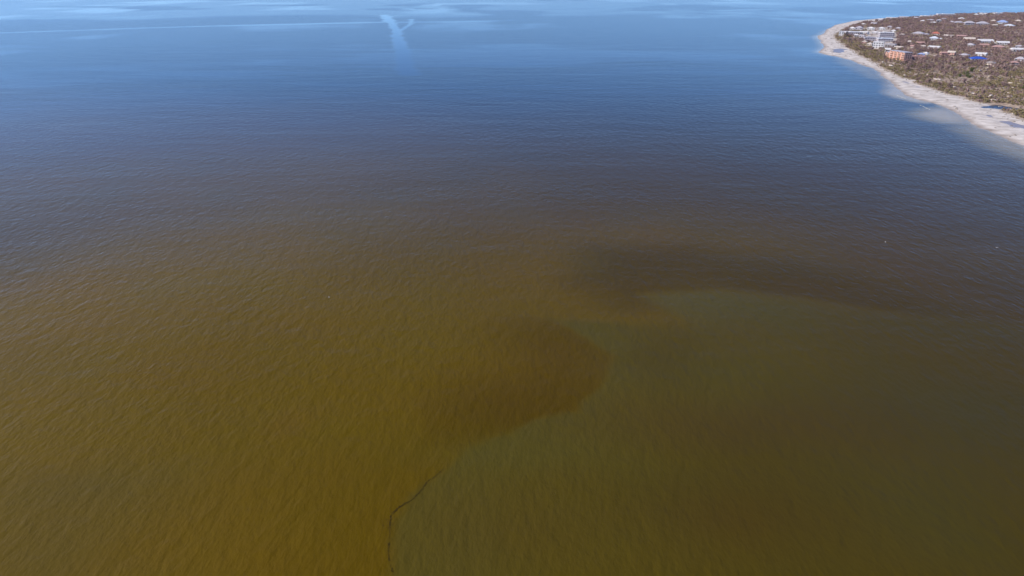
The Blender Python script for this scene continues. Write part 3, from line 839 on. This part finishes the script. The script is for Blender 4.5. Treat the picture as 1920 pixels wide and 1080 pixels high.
pine('tall dark pine standing against the white blocks at the tip', 1586.5, 71, 13)
tree('leafy_tree', 'dark green tree, upper one of the green trees in the scrub', 'tree', 1821, 140, 9.5, M_green, 'green trees in the scrub')
tree('leafy_tree', 'pale green tree in the middle of the green trees', 'tree', 1810, 146, 8, M_green, 'green trees in the scrub', wide=.6)
tree('leafy_tree', 'dark green tree, lowest of the green trees in the scrub', 'tree', 1813, 153, 8.5, M_green, 'green trees in the scrub', wide=.55)
tree('leafy_tree', 'small green tree left of the green trees in the scrub', 'tree', 1799, 150, 6.5, M_green, 'green trees in the scrub')
tree('leafy_tree', 'green tree at the right edge above the blue pond', 'tree', 1917, 172, 7, M_green, 'green trees in the scrub')
tree('dark_tree', 'very dark tree behind the salmon hotel', 'tree', 1684, 91, 9, M_dark)
tree('olive_bush', 'large olive bush below the brightest white block', 'bush', 1646, 107, 8, M_olive, 'olive bushes left of the salmon hotel', wide=.85)
tree('olive_bush', 'olive bush just left of the salmon hotel', 'bush', 1655, 111, 6.5, M_olive, 'olive bushes left of the salmon hotel', wide=.8)
tree('olive_bush', 'olive bush nearest the tip, below the grey flat block', 'bush', 1628, 96, 6, M_olive, 'olive bushes left of the salmon hotel', wide=.85)
spots = []
rg = random.Random(21)
while len(spots) < 60:
    px, py = rg.uniform(1700, 1935), rg.uniform(128, 212)
    g = ground(px, py)
    if sdf(VEG, np.array([g.x]), np.array([g.y]))[0] < 14 or not clear_of(np.array([g.x]), np.array([g.y]), 2)[0]: continue
    if any((g - s_).length < 11 for s_ in spots): continue
    spots.append(g)
protos = []
for k in range(6):
    r0 = tree('bare_tree', 'x', 'tree', 0, 0, 4.0 + k * .5, M_brown if k % 2 else M_olive, n=170, seed=50 + k, loc=spots[k])
    protos.append(r0)
for k, g in enumerate(spots):
    src = protos[k % 6]
    if k < 6:
        o = src
    else:
        o = src.copy(); link(o)
        for ch in src.children:
            c = ch.copy(); link(c); c.parent = o
    o.location = (g.x, g.y, zat(g.x, g.y) - .1); o.rotation_euler = (0, 0, rg.uniform(0, 6.28)); f = rg.uniform(.8, 1.25); o.scale = (f, f, f)
    tag(o, 'thin withered tree rising out of the olive scrub behind the beach', 'tree', 'withered trees in the olive scrub')

# ------------------------------------------------------------------ small things
def scraps(name, label, pts, mat, lo, hi, seed, flat=.25):
    rg = random.Random(seed); m = MB()
    for (px_, py_, pz) in pts:
        L_ = rg.uniform(lo, hi); w = L_ * rg.uniform(.15, .6); a = rg.uniform(0, 3.14); t = max(.06, L_ * flat * rg.uniform(.3, 1))
        u = Vector((math.cos(a), math.sin(a), rg.uniform(-.1, .1))) * L_ / 2; q = Vector((-math.sin(a), math.cos(a), 0)) * w / 2; c = Vector((px_, py_, pz)); zz = Vector((0, 0, t))
        m.add([c - u - q, c + u - q * .8, c + u * .9 + q, c - u + q, c - u - q + zz, c + u - q * .8 + zz, c + u * .9 + q + zz, c - u + q + zz],
              [(3, 2, 1, 0), (4, 5, 6, 7), (0, 1, 5, 4), (1, 2, 6, 5), (2, 3, 7, 6), (3, 0, 4, 7)])
    return tag(m.build(name, mat), label, kind='stuff')
A, B_ = candidates(8, 1900); v = sdf(VEG, A, B_)
k = (v > 4) & (nr.random(len(A)) < .2 * np.clip((fbm(A, B_, 60, 121) - .35) * 4, 0, 1))
scraps('storm_debris', 'pale storm debris scattered through the scrub and woods', np.stack([A[k], B_[k], land_z(A[k], B_[k]) + nr.uniform(.2, 2.2, k.sum())], 1), HM['C'], 1.5, 6.0, 5)
A, B_ = candidates(4, 2200); v = sdf(VEG, A, B_); ss = land_field(A, B_)
k = (v < -2) & (ss > 4) & (nr.random(len(A)) < .16 * np.clip((fbm(A, B_, 18, 131) - .42) * 6, 0, 1))
scraps('beach_wrack', 'dark driftwood and weed strewn over the pale beach', np.stack([A[k], B_[k], land_z(A[k], B_[k])], 1), wood_m, .8, 3.6, 6, .2)

weed_m = simple_mat('floating_weed', (0.034, 0.023, 0.008, 1), 0.8, 0.3, 2.0, 0.05)
rg = random.Random(8); pts = []
line = [ground(*p) for p in [(836, 878), (815, 893), (797, 903), (788, 921), (775, 938), (752, 951), (732, 968), (726, 990), (731, 1020), (734, 1075)]]
for i in range(len(line) - 1):
    a, c = line[i], line[i + 1]; L_ = (c - a).length
    for j in range(int(L_ * (13.0 if 1 < i < 7 else 6))):
        p = a.lerp(c, rg.random())
        if math.sin(p.y * .9) + math.sin(p.y * .37 + 1) + rg.gauss(0, .8) < -1.3: continue
        pts.append((p.x + rg.gauss(0, .14 if rg.random() < .85 else .9) + .5 * math.sin(p.y * .35), p.y + rg.gauss(0, .16), 0.004))
scraps('floating_weed_line', 'thin dark line of floating weed along the colour front in the water', pts, weed_m, .10, .36, 9, .1)

foam_m = simple_mat('foam', (0.72, 0.70, 0.62, 1), 0.8, 0.1, 2.0)
pts = []
for (cx, cy, n, sx) in [(1688, 181, 22, 3.0), (1734, 201, 26, 3.6), (1697, 184, 8, 2.0)]:
    g = ground(cx, cy)
    for j in range(n):
        t = rg.uniform(-1, 1); pts.append((g.x + t * sx * .55 + rg.gauss(0, .5), g.y + t * 11 + rg.gauss(0, 2.5), .004))
scraps('wave_foam', 'small flecks of white foam breaking over the shoals', pts, foam_m, .4, 1.3, 10, .15)

feather = simple_mat('white_feathers', (0.78, 0.76, 0.74, 1), 0.7, 0.08, 3.0)
wingtip = simple_mat('grey_feathers', (0.35, 0.34, 0.34, 1), 0.7, 0.1, 3.0)
beak_m = simple_mat('orange_beak', (0.7, 0.35, 0.06, 1), 0.5, 0.1, 3.0)
def bird(label, px, py, alt, span, heading, bank=0.0):
    g = ground(px, py, alt)
    root = link(bpy.data.objects.new('bird', None)); root.location = g; root.rotation_euler = (R(bank), 0, R(heading))
    root.scale = (span, span, span); tag(root, label, 'bird', 'white birds over the bay')
    prof = [(-.36, .005, 0), (-.28, .028, .0), (-.16, .058, -.004), (0, .072, -.008), (.13, .060, 0), (.21, .036, .012), (.26, .040, .02), (.30, .030, .02), (.325, .010, .016)]
    m = MB(); n = 10
    vs_ = [(x_, math.cos(2 * math.pi * k / n) * r, z_ + math.sin(2 * math.pi * k / n) * r * .9) for (x_, r, z_) in prof for k in range(n)]
    fs = [(i * n + k, i * n + (k + 1) % n, (i + 1) * n + (k + 1) % n, (i + 1) * n + k) for i in range(len(prof) - 1) for k in range(n)]
    fs += [tuple(range(n - 1, -1, -1)), tuple(range((len(prof) - 1) * n, len(prof) * n))]
    m.add(vs_, fs)
    t = .008                                                     # fanned tail, part of the body
    m.add([(-.28, -.03, 0), (-.28, .03, 0), (-.47, .085, .0), (-.47, -.085, .0), (-.28, -.03, t), (-.28, .03, t), (-.47, .085, t), (-.47, -.085, t)],
          [(3, 2, 1, 0), (4, 5, 6, 7), (0, 1, 5, 4), (1, 2, 6, 5), (2, 3, 7, 6), (3, 0, 4, 7)])
    m.build('body', feather, root)
    MB().tube((.318, 0, .016), (.40, 0, .004), .011, .003, 6).build('beak', beak_m, root)
    for s_ in (-1, 1):
        st_ = [(.04, .10, -.10, .015), (.22, .115, -.075, .085), (.36, .06, -.10, .075), (.50, -.10, -.16, .03)]     # span, leading x, trailing x, z
        vs_ = []
        for (yy, xl, xt, zz) in st_:
            vs_ += [(xl, s_ * yy, zz), (xt, s_ * yy, zz), (xt, s_ * yy, zz + .006), ((xl * .6 + xt * .4), s_ * yy, zz + .02), (xl, s_ * yy, zz + .008)]
        fs = [(i * 5 + k, i * 5 + (k + 1) % 5, (i + 1) * 5 + (k + 1) % 5, (i + 1) * 5 + k) for i in range(3) for k in range(5)] + [(0, 1, 2, 3, 4), (19, 18, 17, 16, 15)]
        wg = MB().add(vs_, fs).build('wing', feather, root)
        tp = MB().add([(-.085, s_ * .495, .031), (-.165, s_ * .495, .031), (-.20, s_ * .565, .022), (-.085, s_ * .495, .052), (-.165, s_ * .495, .045), (-.20, s_ * .565, .027)],
                      [(0, 1, 2), (3, 5, 4), (0, 2, 5, 3), (1, 4, 5, 2), (0, 3, 4, 1)])
        tp.build('wing_tip', wingtip, wg)
bird('white bird flying low over dark water at the right edge', 1869, 464, 4.0, 1.45, 205, 18)
bird('small white bird over dark water left of the brighter bird', 1660, 453.5, 3.0, 0.95, 160, -12)
bird('tiny lone bird over the yellow brown water left of centre', 617, 557, 3.0, 0.8, 30, 10)

# ------------------------------------------------------------------ thin sea haze
hz = bpy.data.materials.new('sea_haze'); hz.use_nodes = True
nt = hz.node_tree; nt.nodes.clear()
ho = nt.nodes.new('ShaderNodeOutputMaterial'); pv = nt.nodes.new('ShaderNodeVolumePrincipled')
pv.inputs['Color'].default_value = (0.50, 0.62, 0.95, 1); pv.inputs['Density'].default_value = 1.3e-5; pv.inputs['Anisotropy'].default_value = 0.3
nt.links.new(pv.outputs[0], ho.inputs['Volume'])
tag(MB().box(-72000, 72000, -2500, 75000, -2.0, 141).build('haze', hz), 'thin pale haze over the bay', kind='stuff')
